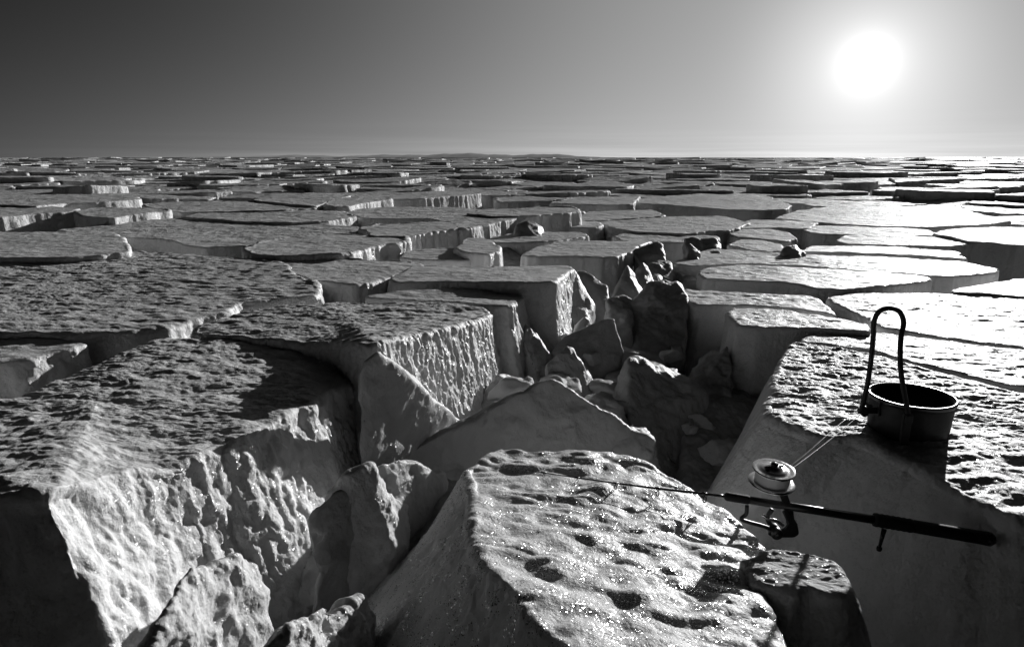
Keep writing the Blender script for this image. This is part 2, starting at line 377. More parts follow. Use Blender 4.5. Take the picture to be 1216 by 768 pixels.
# right of the fissure
r1 = [(904,480),(916,446),(926,420),(938,404),(962,406),(1030,418),(1100,436),(1216,465),(1420,512),(1500,720),(1300,660),(1216,622),(1150,590),(1080,548),(1020,520),(960,516),(925,503),(906,494)]
PR = PX(r1, 0)
gR = [.45,.35,.2,.1,.05,.05,.05,.05,.05,.2,.45,.55,.65,.7,.7,.7,.65,.5]
ice_block('ice_block', PR, .85, M_block, bottom=down(PR, .85, gR), edge=.03, top_amp=.0095, top_f=17, top_gain=.6, und=.01, wall_amp=.008, wall_f=5, cap=420000, s=.0026,
          label='large ice block on the right that carries the iron pot, its face smooth and dark', conc=.95)
blk('ice_slab', [(950,404),(962,398),(1000,394),(1050,396),(1216,416),(1420,440),(1440,490),(1216,461),(1100,432),(1030,414)], .0, .6, 'strip of ice behind the pot block, between two long parallel cracks', cat='ice slab', flare=.02, top_amp=.006, wall_amp=.006)
blk('ice_slab', [(985,354),(1010,349),(1080,348),(1127,349),(1180,351),(1216,355),(1440,372),(1440,432),(1216,411),(1140,402),(1050,388),(1030,376)], .0, .6, 'broad bright ice slab seen through and behind the pot handle', cat='ice slab', flare=.02, top_amp=.006, wall_amp=.008)
blk('ice_block', [(868,371),(874,366),(920,368),(990,377),(1030,385),(1026,392),(1000,390),(960,387),(905,388),(880,385)], .02, .8, 'narrow ice block left of the pot with small bright top and high dark front', flare=.2, wall_amp=.006, top_amp=.006)
blk('ice_block', [(808,350),(812,344),(850,345),(900,348),(960,351),(974,357),(990,372),(955,368),(920,363),(880,361),(835,361)], .0, .85, 'ice block right of the fissure with bright slanted top and tall smooth grey front', flare=.25, wall_amp=.006, top_amp=.006)
blk('ice_slab', [(836,324),(842,318),(880,315),(960,318),(1040,323),(1100,329),(1095,333),(1050,338),(1000,342),(965,341),(930,335),(880,332),(842,330)], .02, .6, 'front one of two overlapping glaring ice slabs right of the fissure', cat='ice slab', flare=.06, wall_amp=.008, top_amp=.005)
blk('ice_slab', [(806,313),(812,308),(848,295),(930,301),(1060,306),(1140,311),(1183,319),(1182,323),(1130,327),(1104,327),(960,315),(870,312),(835,315)], .0, .6, 'back one of two overlapping glaring ice slabs right of the fissure', cat='ice slab', flare=.06, wall_amp=.008, top_amp=.005)
blk('ice_slab', [(1127,346),(1145,342),(1216,331),(1420,322),(1440,364),(1216,352),(1180,349)], .01, .6, 'ice slab at the right edge crossed by a straight thin crack', cat='ice slab', flare=.03, wall_amp=.008)
blk('ice_slab', [(957,299),(966,292),(1050,293),(1128,298),(1144,307),(1100,303),(1000,299)], .0, .6, 'narrow rough ice slab in the black trough right of the fissure', cat='ice slab', flare=.05)
blk('ice_slab', [(997,285),(1010,280),(1060,279),(1120,283),(1160,288),(1120,292),(1060,291),(1005,289)], .0, .6, 'lens shaped bright ice slab with a thick black front on the right', cat='ice slab', flare=.06)
blk('ice_slab', [(1112,277),(1130,272),(1180,270),(1400,272),(1420,300),(1216,291),(1160,287)], .02, .6, 'pale ice slab at the right edge with a black hollow under it', cat='ice slab', flare=.06)
blk('ice_slab', [(958,272),(970,268),(1060,270),(1100,273),(1112,279),(1060,279),(1000,278),(965,276)], -.01, .6, 'thin glaring ice slab squeezed between larger ones below the sun', cat='ice slab', flare=.05)
blk('ice_slab', [(925,259),(950,250),(985,246),(1060,245),(1130,247),(1195,262),(1170,266),(1100,269),(1040,268),(990,265),(960,262)], .0, .6, 'widest burnt out white ice slab in the glare below the sun', cat='ice slab', flare=.04)
blk('ice_slab', [(866,268),(895,261),(960,263),(969,265),(955,271),(920,270),(880,271)], .0, .6, 'small bright ice slab left of the widest glaring one', cat='ice slab', flare=.05)
blk('ice_slab', [(868,277),(890,272),(915,272),(935,277),(940,282),(934,286),(905,283),(880,281)], .0, .6, 'upper of two small stubby ice slabs at the right end of the fissure', cat='ice slab', flare=.08)
blk('ice_block', [(872,291),(880,285),(905,286),(924,291),(928,296),(914,298),(890,296)], .0, .6, 'lower of two small stubby ice blocks at the right end of the fissure', flare=.08)
blk('ice_slab', [(745,240),(780,234),(850,229),(905,231),(935,243),(930,248),(900,249),(860,248),(800,243)], .03, .6, 'long ice slab right of centre whose black front ends in a chipped corner', cat='ice slab', flare=.05)
blk('ice_slab', [(655,241),(690,234),(760,233),(750,238),(748,242),(725,243),(690,242)], .06, .6, 'ice slab right of centre with a rough striped end over a black gap', cat='ice slab', flare=.1, wall_amp=.03)
blk('ice_slab', [(714,264),(740,258),(860,257),(886,265),(870,271),(860,273),(810,277),(760,275),(735,271)], .02, .6, 'wide smooth ice slab at the far end of the fissure', cat='ice slab', flare=.06)
blk('ice_slab', [(735,281),(745,277),(800,279),(848,280),(850,284),(800,287),(770,287),(742,285)], .0, .6, 'thin ice slab overhanging the far end of the fissure', cat='ice slab', flare=.02)
blk('ice_slab', [(681,259),(700,252),(740,250),(773,249),(785,256),(760,258),(720,261),(690,261)], .03, .6, 'small rounded ice slab behind the far end of the fissure', cat='ice slab', flare=.1)
blk('ice_slab', [(640,266),(660,262),(705,263),(712,267),(700,270),(650,269)], .03, .6, 'short ice slab just left of the far end of the fissure', cat='ice slab', flare=.1, wall_amp=.025)
blk('ice_slab', [(562,286),(600,281),(622,276),(684,276),(689,280),(660,285),(600,287)], .04, .6, 'low ice slab with a long dark front above the fissure', cat='ice slab', flare=.1, wall_amp=.02)
blk('ice_block', [(623,303),(640,294),(662,287),(700,286),(770,287),(752,293),(742,299),(728,304),(712,305),(680,303),(640,304)], .05, .75, 'grooved ice block at the left brink of the far fissure with notched front', flare=.12, wall_amp=.014, wall_f=10)

# =============================================================== RUBBLE IN THE FISSURE
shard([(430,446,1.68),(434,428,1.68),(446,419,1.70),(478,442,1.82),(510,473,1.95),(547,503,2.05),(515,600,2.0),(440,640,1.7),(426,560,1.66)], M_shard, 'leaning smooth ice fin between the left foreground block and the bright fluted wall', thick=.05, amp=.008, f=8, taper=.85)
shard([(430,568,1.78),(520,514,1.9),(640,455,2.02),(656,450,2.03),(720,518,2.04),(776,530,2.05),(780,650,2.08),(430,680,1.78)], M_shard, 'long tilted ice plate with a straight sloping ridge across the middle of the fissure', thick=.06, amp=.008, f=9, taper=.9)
shard([(372,604,1.28),(430,562,1.43),(470,542,1.52),(520,560,1.62),(530,680,1.62),(370,770,1.28)], M_shard, 'dark shade casting ridge of ice running left from the long tilted plate to the bright headed stump', thick=.07, amp=.007, taper=.9)  # set apart from the plate and placed to shade the left block's wall
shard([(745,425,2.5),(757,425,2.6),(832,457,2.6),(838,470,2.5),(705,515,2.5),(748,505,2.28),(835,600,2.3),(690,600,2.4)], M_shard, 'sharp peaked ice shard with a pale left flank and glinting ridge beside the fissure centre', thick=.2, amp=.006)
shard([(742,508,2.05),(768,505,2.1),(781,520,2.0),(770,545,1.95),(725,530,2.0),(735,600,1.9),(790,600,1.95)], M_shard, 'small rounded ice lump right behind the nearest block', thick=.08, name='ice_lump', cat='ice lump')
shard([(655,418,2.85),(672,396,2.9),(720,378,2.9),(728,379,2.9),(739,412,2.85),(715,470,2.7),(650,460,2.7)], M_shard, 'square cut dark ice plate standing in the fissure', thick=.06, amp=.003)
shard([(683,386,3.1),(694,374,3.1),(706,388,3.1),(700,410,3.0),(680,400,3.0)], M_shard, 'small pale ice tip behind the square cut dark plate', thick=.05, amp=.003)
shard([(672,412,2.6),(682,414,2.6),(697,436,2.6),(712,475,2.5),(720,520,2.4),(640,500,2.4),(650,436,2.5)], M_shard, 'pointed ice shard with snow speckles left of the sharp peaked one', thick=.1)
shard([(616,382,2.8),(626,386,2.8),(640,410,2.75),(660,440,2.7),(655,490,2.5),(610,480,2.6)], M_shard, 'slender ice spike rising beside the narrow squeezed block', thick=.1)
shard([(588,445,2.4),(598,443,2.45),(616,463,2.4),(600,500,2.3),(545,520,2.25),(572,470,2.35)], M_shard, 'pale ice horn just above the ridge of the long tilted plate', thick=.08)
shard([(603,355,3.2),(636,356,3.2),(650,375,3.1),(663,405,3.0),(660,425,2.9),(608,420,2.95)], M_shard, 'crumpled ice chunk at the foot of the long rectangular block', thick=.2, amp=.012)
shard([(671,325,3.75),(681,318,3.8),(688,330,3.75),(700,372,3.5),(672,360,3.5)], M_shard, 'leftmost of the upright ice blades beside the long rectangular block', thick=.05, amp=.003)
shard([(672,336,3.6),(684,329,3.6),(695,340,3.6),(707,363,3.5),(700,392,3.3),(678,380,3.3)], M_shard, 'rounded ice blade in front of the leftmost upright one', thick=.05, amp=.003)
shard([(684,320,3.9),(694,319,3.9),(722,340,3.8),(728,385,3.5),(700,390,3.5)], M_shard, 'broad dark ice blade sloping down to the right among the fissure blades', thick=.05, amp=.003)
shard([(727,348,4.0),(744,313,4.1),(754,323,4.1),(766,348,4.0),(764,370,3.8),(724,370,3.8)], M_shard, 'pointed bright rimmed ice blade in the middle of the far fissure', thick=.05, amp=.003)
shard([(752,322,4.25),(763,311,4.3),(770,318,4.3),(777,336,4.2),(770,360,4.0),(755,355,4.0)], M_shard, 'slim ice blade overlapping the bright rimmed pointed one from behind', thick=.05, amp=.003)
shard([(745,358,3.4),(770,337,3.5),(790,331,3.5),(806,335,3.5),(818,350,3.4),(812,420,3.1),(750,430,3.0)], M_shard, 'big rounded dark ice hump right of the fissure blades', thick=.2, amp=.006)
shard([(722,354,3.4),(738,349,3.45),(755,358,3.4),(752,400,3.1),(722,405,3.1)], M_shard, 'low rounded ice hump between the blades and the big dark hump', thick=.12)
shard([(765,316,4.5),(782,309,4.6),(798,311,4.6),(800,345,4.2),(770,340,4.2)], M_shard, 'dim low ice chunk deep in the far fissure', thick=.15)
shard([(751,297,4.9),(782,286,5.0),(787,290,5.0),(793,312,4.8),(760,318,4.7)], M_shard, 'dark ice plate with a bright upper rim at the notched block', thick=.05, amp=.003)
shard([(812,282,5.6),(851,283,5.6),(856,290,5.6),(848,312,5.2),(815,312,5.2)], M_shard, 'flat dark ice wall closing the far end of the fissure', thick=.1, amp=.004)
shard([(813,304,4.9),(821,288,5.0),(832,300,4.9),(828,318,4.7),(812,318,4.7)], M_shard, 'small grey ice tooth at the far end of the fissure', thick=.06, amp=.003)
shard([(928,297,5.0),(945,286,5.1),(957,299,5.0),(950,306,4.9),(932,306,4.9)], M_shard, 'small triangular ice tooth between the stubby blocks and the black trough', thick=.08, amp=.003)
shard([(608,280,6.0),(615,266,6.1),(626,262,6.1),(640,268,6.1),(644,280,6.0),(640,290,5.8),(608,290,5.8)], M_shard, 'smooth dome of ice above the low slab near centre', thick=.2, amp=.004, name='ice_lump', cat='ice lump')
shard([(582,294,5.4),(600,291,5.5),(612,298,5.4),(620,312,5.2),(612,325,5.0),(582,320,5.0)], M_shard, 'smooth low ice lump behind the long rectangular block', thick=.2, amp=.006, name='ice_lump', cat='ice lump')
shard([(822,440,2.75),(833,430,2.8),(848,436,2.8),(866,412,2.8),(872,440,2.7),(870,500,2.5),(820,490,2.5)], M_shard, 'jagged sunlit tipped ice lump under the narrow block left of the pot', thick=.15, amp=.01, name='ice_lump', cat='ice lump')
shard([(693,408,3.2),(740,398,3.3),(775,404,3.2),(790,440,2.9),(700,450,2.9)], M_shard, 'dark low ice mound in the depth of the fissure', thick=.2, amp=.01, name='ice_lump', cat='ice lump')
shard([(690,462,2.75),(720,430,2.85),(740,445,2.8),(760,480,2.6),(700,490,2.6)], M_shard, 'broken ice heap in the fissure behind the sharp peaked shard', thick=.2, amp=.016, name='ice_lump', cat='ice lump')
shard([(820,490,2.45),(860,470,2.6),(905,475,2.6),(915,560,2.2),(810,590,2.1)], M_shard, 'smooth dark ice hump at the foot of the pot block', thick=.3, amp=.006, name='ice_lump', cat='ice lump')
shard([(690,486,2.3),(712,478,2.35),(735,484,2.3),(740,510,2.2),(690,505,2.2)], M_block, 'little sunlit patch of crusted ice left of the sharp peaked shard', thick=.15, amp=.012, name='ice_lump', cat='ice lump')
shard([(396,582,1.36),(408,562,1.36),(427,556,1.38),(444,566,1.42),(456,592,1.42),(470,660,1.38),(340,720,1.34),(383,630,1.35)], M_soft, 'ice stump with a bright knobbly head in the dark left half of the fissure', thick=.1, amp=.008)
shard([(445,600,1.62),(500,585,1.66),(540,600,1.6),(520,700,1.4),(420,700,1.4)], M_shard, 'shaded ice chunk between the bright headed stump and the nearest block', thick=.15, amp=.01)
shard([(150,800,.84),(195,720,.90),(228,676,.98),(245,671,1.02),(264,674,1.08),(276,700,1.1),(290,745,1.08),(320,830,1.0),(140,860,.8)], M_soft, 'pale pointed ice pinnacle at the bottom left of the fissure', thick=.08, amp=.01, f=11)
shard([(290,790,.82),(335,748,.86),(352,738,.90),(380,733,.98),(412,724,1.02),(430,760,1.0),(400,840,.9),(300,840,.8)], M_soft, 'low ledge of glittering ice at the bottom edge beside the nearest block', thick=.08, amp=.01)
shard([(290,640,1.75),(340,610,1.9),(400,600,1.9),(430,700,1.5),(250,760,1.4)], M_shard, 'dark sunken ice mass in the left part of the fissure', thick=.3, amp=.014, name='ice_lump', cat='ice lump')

rnd_ = random.Random(5)
def crumb(c, r, mat, label, group):
    bm = bmesh.new(); bmesh.ops.create_icosphere(bm, subdivisions=4, radius=1)
    V = np.array([v.co[:] for v in bm.verts]); F = np.array([[v.index for v in f.verts] for f in bm.faces]); bm.free()
    # facets: cut by a few planes
    for _ in range(7):
        n_ = np.array([rnd_.gauss(0, 1) for _ in range(3)]); n_ /= np.linalg.norm(n_); h = rnd_.uniform(.35, .75)
        dd = V@n_-h; V = V-np.where(dd > 0, dd, 0)[:, None]*n_
    V = V*np.array([rnd_.uniform(.8, 1.5), rnd_.uniform(.8, 1.2), rnd_.uniform(.5, .9)])*r
    V = V*(1+.30*fbm(V/r*1.3+c[0]*9, 5, .62))[:, None]+np.array(c)
    tag(link('ice_chunk', V, F, mat, loc=c), label, 'ice chunk', group)
for px, py, z in [(690,470,-.42),(705,455,-.40),(728,462,-.42),(655,500,-.4),(800,440,-.35),(815,425,-.35),(765,410,-.4),(745,395,-.4),(700,400,-.35),(790,385,-.3),(716,500,-.3),(735,420,-.42),
                  (760,390,-.35),(640,440,-.3),(600,460,-.25),(820,330,-.2),(800,322,-.2),(812,318,-.22),(785,325,-.25),(835,452,-.3),(845,470,-.3),(700,440,-.4),(775,430,-.38),(790,405,-.36),
                  (340,700,-.45),(300,720,-.5),(270,640,-.5),(360,660,-.42),(320,650,-.5),(230,740,-.5),(380,690,-.4),(345,620,-.45),(300,600,-.5),(420,640,-.3)]:
    p = at_z(px+rnd_.uniform(-6, 6), py+rnd_.uniform(-5, 5), z); crumb(p, rnd_.uniform(.025, .075), M_soft, 'small broken chunk of ice fallen to the bottom of the fissure', 'small fallen ice chunks in the fissure')

path = [(720,480,-.22,30),(735,440,-.2,40),(765,415,-.2,36),(700,420,-.16,30),(745,385,-.16,38),(780,360,-.14,30),(800,340,-.12,26),(720,400,-.18,34),(815,325,-.1,22),(830,312,-.08,18),(610,470,-.14,16),(650,465,-.16,20),(810,470,-.24,40),(850,520,-.30,40)]
for i in range(84):
    px, py, z, w_ = path[i % len(path)]
    p = at_z(px+rnd_.uniform(-w_, w_), py+rnd_.uniform(-w_, w_)*.5, z+rnd_.uniform(-.06, .05)); rr_ = rnd_.uniform(.03, .10)*min(1, .45+py/900)
    crumb(p, rr_, M_shard if rnd_.random() < .4 else M_soft, 'rounded snowy lump of ice wedged among the shards of the fissure', 'snowy ice lumps wedged in the fissure')

# =============================================================== THE FIELD TOWARDS THE HORIZON
def clip(poly, nx, ny, c):
    out = []
    for i in range(len(poly)):
        a_, b_ = poly[i], poly[(i+1) % len(poly)]
        da = a_[0]*nx+a_[1]*ny-c; db = b_[0]*nx+b_[1]*ny-c
        if da <= 0: out.append(a_)
        if (da < 0 < db) or (db < 0 < da):
            t = da/(da-db); out.append((a_[0]+(b_[0]-a_[0])*t, a_[1]+(b_[1]-a_[1])*t))
    return out
rows = []; y = .6
while y < 520:
    sp_ = 1.05+max(0, y-9)*.022
    half = max(6., y*.86+3)
    w = sp_*1.6; n_ = int(2*half/w)
    o_ = random.random()*w
    rows.append((y, sp_, [(-half+o_+i*w+random.uniform(-.48, .48)*w, y+random.uniform(-.5, .5)*sp_) for i in range(n_)]))
    y += sp_
def inside(pt, poly):
    x, y_ = pt; c = False; n_ = len(poly)
    for i in range(n_):
        x1, y1 = poly[i]; x2, y2 = poly[(i+1) % n_]
        if (y1 > y_) != (y2 > y_) and x < (x2-x1)*(y_-y1)/(y2-y1)+x1: c = not c
    return c
fine = []
for P, cen in TRACED: fine.append((P, cen, P.min(0), P.max(0)))
def near_traced(p):
    for P, cen, lo, hi in fine:
        if lo[0]-.1 < p[0] < hi[0]+.1 and lo[1]-.1 < p[1] < hi[1]+.1 and inside(p, P): return True
    return False
FISS = [at_z(*p, 0)[:2] for p in [(380,800),(120,800),(60,590),(420,440),(560,480),(690,300),(740,280),(860,280),(800,350),(780,440),(900,500),(850,600),(1000,700),(1200,640),(1250,900)]]
cells = []
for k, (y0, s0, seeds) in enumerate(rows):
    neigh = [q for r in rows[max(0, k-2):k+3] for q in r[2] if True]
    for sd in seeds:
        R_ = s0*2.2
        poly = [(sd[0]-R_, sd[1]-R_), (sd[0]+R_, sd[1]-R_), (sd[0]+R_, sd[1]+R_), (sd[0]-R_, sd[1]+R_)]
        for q in neigh:
            dx, dy = q[0]-sd[0], q[1]-sd[1]
            if (dx == 0 and dy == 0) or abs(dx) > R_*2 or abs(dy) > R_*2: continue
            poly = clip(poly, dx, dy, (q[0]**2+q[1]**2-sd[0]**2-sd[1]**2)/2)
            if len(poly) < 3: break
        if len(poly) < 3: continue
        P = np.array(poly); c, A = poly_centre(P)
        cells.append((c, A, P, s0))
def keep(c, P):
    if near_traced(c): return False
    if c[1] < 11.5:
        f = .8
        for v in P:
            if near_traced(c+(v-c)*f): return False
            if near_traced(c+(v-c)*.45): return False
    if c[1] < 7 and (inside(c, FISS)): return False
    if c[1] < 1.7 and abs(c[0]) < 1.9: return False
    return True
cells = [c for c in cells if keep(c[0], c[2])]
def in_view(c):
    return c[1] > .5 and abs(c[0]/c[1]) < .80
vis = sorted([c for c in cells if in_view(c[0])], key=lambda c: c[0][1])
hid = [c for c in cells if not in_view(c[0]) and c[0][1] < 60]
N_IND = 236
def cell_outline(c, P, s0):
    gap = min(.16, .02+.09*random.random()**2)*(1+s0*.1)
    r = P-c; rl = np.linalg.norm(r, axis=1)[:, None]
    return c+r*np.maximum(.5, 1-gap/rl)
SUNAZ = math.radians(26)
for i, (c, A, P, s0) in enumerate(vis[:N_IND]+hid):
    Q = cell_outline(c, P, s0)
    z = random.gauss(0, .045)+(.05 if c[0] < 0 else -.01)
    if c[1] < 12: z = min(z, .0)-.05
    rr = random.random()
    if rr > .86: z += random.uniform(.06, .14)
    tf = .055 if random.random() > .8 else .016
    tx, ty = random.gauss(0, tf), random.gauss(0, tf)
    Q3 = np.c_[Q, z+(Q[:, 0]-c[0])*tx+(Q[:, 1]-c[1])*ty]
    azc = math.atan2(c[0], c[1])
    visb = in_view(c)
    if not visb: lab, grp = 'plain snow topped ice floe beyond the side of the view', 'ice floes beside the view'
    elif azc < math.radians(-6): lab, grp = 'grey snow topped ice floe in the left far field, pale side turned right', 'grey ice floes of the left far field'
    elif azc < math.radians(14): lab, grp = 'dull grey ice floe in the central far field below the horizon', 'ice floes of the central far field'
    else: lab, grp = 'white glaring ice floe in the far field below the sun', 'glaring ice floes below the sun'
    ice_block('ice_floe', Q3, .45, M_mid if c[1] < 20 else M_far, flare=.1, edge=.03, top_amp=.008, top_f=9, und=.015, wall_amp=.03, wall_f=3, outn=.03,
              s=max(c[1], 3)/FPX*(2.4 if visb else 8), cap=16000, label=lab, cat='ice floe', group=grp, record=False)
# the rest as one sheet of floes
VV, FF = [], []
for (c, A, P, s0) in vis[N_IND:]:
    Q = cell_outline(c, P, s0*1.3); n_ = len(Q)
    z = random.gauss(0, .05)+(.09 if random.random() > .85 else 0)
    b0 = len(VV)
    tf = .04 if random.random() > .8 else .012; tx, ty = random.gauss(0, tf), random.gauss(0, tf)
    for q in Q: VV.append((q[0], q[1], z-.025+(q[0]-c[0])*tx+(q[1]-c[1])*ty))
    for q in Q:
        q2 = c+(q-c)*.97; VV.append((q2[0], q2[1], z+(q[0]-c[0])*tx+(q[1]-c[1])*ty))
    for q in Q:
        q2 = c+(q-c)*1.03; VV.append((q2[0], q2[1], -.4))
    FF.append(tuple(range(b0+n_, b0+2*n_)))
    for i in range(n_):
        j = (i+1) % n_
        FF.append((b0+i, b0+j, b0+n_+j, b0+n_+i)); FF.append((b0+2*n_+i, b0+2*n_+j, b0+j, b0+i))
o = link('distant_ice_floes', VV, FF, M_far, smooth=False)
tag(o, 'countless small ice floes merging into a rough line at the horizon', 'ice floes', kind='stuff')

# floor between the blocks, one sheet out to the horizon
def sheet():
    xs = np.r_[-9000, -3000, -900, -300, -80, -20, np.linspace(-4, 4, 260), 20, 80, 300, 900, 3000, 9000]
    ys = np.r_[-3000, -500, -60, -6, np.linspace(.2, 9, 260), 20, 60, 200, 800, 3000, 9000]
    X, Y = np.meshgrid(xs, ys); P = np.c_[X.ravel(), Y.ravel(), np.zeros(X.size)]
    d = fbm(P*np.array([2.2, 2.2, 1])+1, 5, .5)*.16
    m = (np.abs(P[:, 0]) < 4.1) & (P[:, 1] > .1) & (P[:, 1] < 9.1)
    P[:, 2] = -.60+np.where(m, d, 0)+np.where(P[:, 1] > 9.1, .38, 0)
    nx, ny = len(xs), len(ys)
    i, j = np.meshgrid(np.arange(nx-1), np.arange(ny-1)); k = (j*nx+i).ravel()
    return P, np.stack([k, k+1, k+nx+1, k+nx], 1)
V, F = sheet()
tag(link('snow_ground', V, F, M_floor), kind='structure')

# low hills far away
def hills():
    V, F = [], []; n_ = 160
    for i in range(n_+1):
        px = 60+(740-60)*i/n_
        t = i/n_
        hgt = (6.0*math.exp(-((px-545)/120)**2)+3.2*math.exp(-((px-330)/90)**2)+4*math.exp(-((px-680)/50)**2)*.7)
        hgt += .9*math.sin(px*.06)+.5*math.sin(px*.17+1)+.3*math.sin(px*.41)
        hgt = .75*max(1.2, hgt)*min(1, t*6, (1-t)*8)
        x = (px-608)/FPX*7200; z = hgt/FPX*7000
        V += [(x, 7000+600*math.sin(t*3), -5), (x*1.01, 7150+600*math.sin(t*3), z*.8), (x*1.03, 7500+600*math.sin(t*3), z*1.05), (x*1.06, 8400, -5)]
    for i in range(n_):
        for k in range(3):
            a_ = i*4+k; F.append((a_, a_+4, a_+5, a_+1))
    return V, F
m_h, nt, b = new_mat('haze_glow_hillside')
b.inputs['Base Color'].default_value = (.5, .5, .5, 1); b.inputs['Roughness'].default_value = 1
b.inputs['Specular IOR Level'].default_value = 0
b.inputs['Emission Color'].default_value = (1, 1, 1, 1); b.inputs['Emission Strength'].default_value = .11  # slight glow stands in for haze over the distant hills
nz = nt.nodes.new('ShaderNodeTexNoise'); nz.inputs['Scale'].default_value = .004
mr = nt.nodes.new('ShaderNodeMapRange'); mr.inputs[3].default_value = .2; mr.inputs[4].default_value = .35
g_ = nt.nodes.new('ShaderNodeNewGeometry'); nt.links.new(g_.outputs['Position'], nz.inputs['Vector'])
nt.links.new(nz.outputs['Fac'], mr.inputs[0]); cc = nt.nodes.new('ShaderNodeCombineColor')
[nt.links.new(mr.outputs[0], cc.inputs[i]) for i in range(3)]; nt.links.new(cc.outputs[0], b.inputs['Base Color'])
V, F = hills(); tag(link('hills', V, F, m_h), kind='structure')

# =============================================================== POT, ROD, REEL
def tube(pts, rad, seg=16, closed=False, caps=True):
    pts = [Vector(p) for p in pts]; n_ = len(pts)
    rad = rad if hasattr(rad, '__len__') else [rad]*n_
    V, F = [], []; up = None
    for i, p in enumerate(pts):
        t = (pts[(i+1) % n_]-pts[i-1]) if closed else (pts[min(i+1, n_-1)]-pts[max(i-1, 0)])
        t.normalize()
        if up is None:
            up = Vector((0, 0, 1)) if abs(t.z) < .9 else Vector((1, 0, 0))
        up = (up-t*up.dot(t)).normalized(); s_ = t.cross(up)
        for k in range(seg):
            a_ = 2*math.pi*k/seg; V.append(p+(up*math.cos(a_)+s_*math.sin(a_))*rad[i])
    for i in range(n_ if closed else n_-1):
        for k in range(seg):
            k2 = (k+1) % seg; i2 = (i+1) % n_
            F.append((i*seg+k, i*seg+k2, i2*seg+k2, i2*seg+k))
    if caps and not closed:
        F.append(tuple(reversed(range(seg)))); F.append(tuple((n_-1)*seg+k for k in range(seg)))
    return V, F
def lathe(profile, origin, axis, seg=64):
    ax = Vector(axis).normalized(); u = ax.orthogonal().normalized(); v = ax.cross(u); o_ = Vector(origin)
    V, F = [], []
    for (r, h) in profile:
        for k in range(seg):
            a_ = 2*math.pi*k/seg; V.append(o_+ax*h+(u*math.cos(a_)+v*math.sin(a_))*max(r, 1e-4))
    for i in range(len(profile)-1):
        for k in range(seg):
            k2 = (k+1) % seg; F.append((i*seg+k, i*seg+k2, (i+1)*seg+k2, (i+1)*seg+k))
    return V, F
def merge(*parts):
    V, F = [], []
    for v, f in parts:
        b0 = len(V); V += [tuple(x) for x in v]; F += [tuple(i+b0 for i in q) for q in f]
    return V, F
def boxm(c, ax, ay, az, hx, hy, hz):
    c = Vector(c); V = []
    for sx in (-1, 1):
        for sy in (-1, 1):
            for sz in (-1, 1): V.append(c+Vector(ax)*hx*sx+Vector(ay)*hy*sy+Vector(az)*hz*sz)
    return V, [(0,1,3,2),(4,6,7,5),(0,4,5,1),(2,3,7,6),(0,2,6,4),(1,5,7,3)]
def bev(o, w, seg=2):
    m = o.modifiers.new('bevel', 'BEVEL'); m.width = w; m.segments = seg; m.limit_method = 'ANGLE'
    return o
def smooth_curve(ctrl, n_=60):
    P = [Vector(p) for p in ctrl]; P = [P[0]*2-P[1]]+P+[P[-1]*2-P[-2]]; out = []
    per = max(2, n_//(len(P)-3))
    for i in range(1, len(P)-2):
        for k in range(per):
            t = k/per; a_, b_, c_, d_ = P[i-1], P[i], P[i+1], P[i+2]
            out.append(.5*((2*b_)+(c_-a_)*t+(2*a_-5*b_+4*c_-d_)*t*t+(3*b_-a_-3*c_+d_)*t**3))
    out.append(P[-2]); return out
def empty(name, loc):
    o = bpy.data.objects.new(name, None); C.objects.link(o); o.location = loc; o.empty_display_size = .05
    return o

# --- pot
pc = at_z(1077, 509, .0); R0 = .103; HP = .098
pc[2] = -.006
pot = empty('iron_pot', pc); tag(pot, 'small dark iron pot with a tall looped handle standing on the ice', 'pot')
bpy.context.view_layer.update()
prof = [(0.0, 0), (R0*.86, 0), (R0*.9, .003), (R0*.925, .012), (R0*.95, HP*.5), (R0*.97, HP*.86), (R0*.97, HP)]
inner_ = [(R0*.97-.004, HP), (R0*.95-.004, HP*.5), (R0*.92-.005, .010), (R0*.8, .006), (0, .006)]
V, F = lathe(prof+inner_, pc, (0, 0, 1), 96); link('body', V, F, M_iron, pot, loc=pc)
rim = [(R0*.975, HP-.008), (R0*1.0, HP-.007), (R0*1.015, HP-.003), (R0*1.015, HP+.001), (R0*1.0, HP+.004), (R0*.965, HP+.004), (R0*.95, HP+.001), (R0*.945, HP-.004)]
V, F = lathe(rim, pc, (0, 0, 1), 96); link('rim', V, F, M_rimm, pot, loc=pc)
# hinge on the left, strap at the front
yl = pc[1]
hl = Vector(at_y(1024, 487, yl-.02)); 
hr_dir = Vector((-.02, -1, 0)).normalized()
fp = Vector(pc)+hr_dir*(R0*.98)
FX = at_y(1077, 490, fp.y)[0]
def on_front(z): return Vector((FX, fp.y-.004, pc[2]+z))
dpt = yl-.05
cpts = [at_y(1022, 489, yl-.03), at_y(1029, 462, yl-.03), at_y(1034, 430, yl-.035), at_y(1037, 400, yl-.04), at_y(1038, 382, yl-.045), at_y(1044, 370, yl-.05),
        at_y(1056, 366, yl-.055), at_y(1068, 370, yl-.06), at_y(1073, 383, yl-.068), at_y(1070, 400, yl-.076), at_y(1069, 425, yl-.085), at_y(1071, 450, yl-.098), on_front(HP*.93), on_front(HP*.80)]
pp = smooth_curve(cpts, 110)
V, F = tube(pp, .0062, 16); link('handle', V, F, M_iron, pot, loc=pc)
st = boxm(on_front(HP*.46)+Vector((0, .0, 0)), (1, 0, 0), (0, 1, 0), (0, 0, 1), .011, .0045, HP*.44)
bev(link('front_strap', *st, M_iron, pot, loc=pc, smooth=False), .002)
so = boxm(on_front(HP*.80)+Vector((0, -.006, 0)), (1, 0, 0), (0, 1, 0), (0, 0, 1), .0085, .006, .011)
bev(link('handle_socket', *so, M_iron, pot, loc=pc, smooth=False), .002)
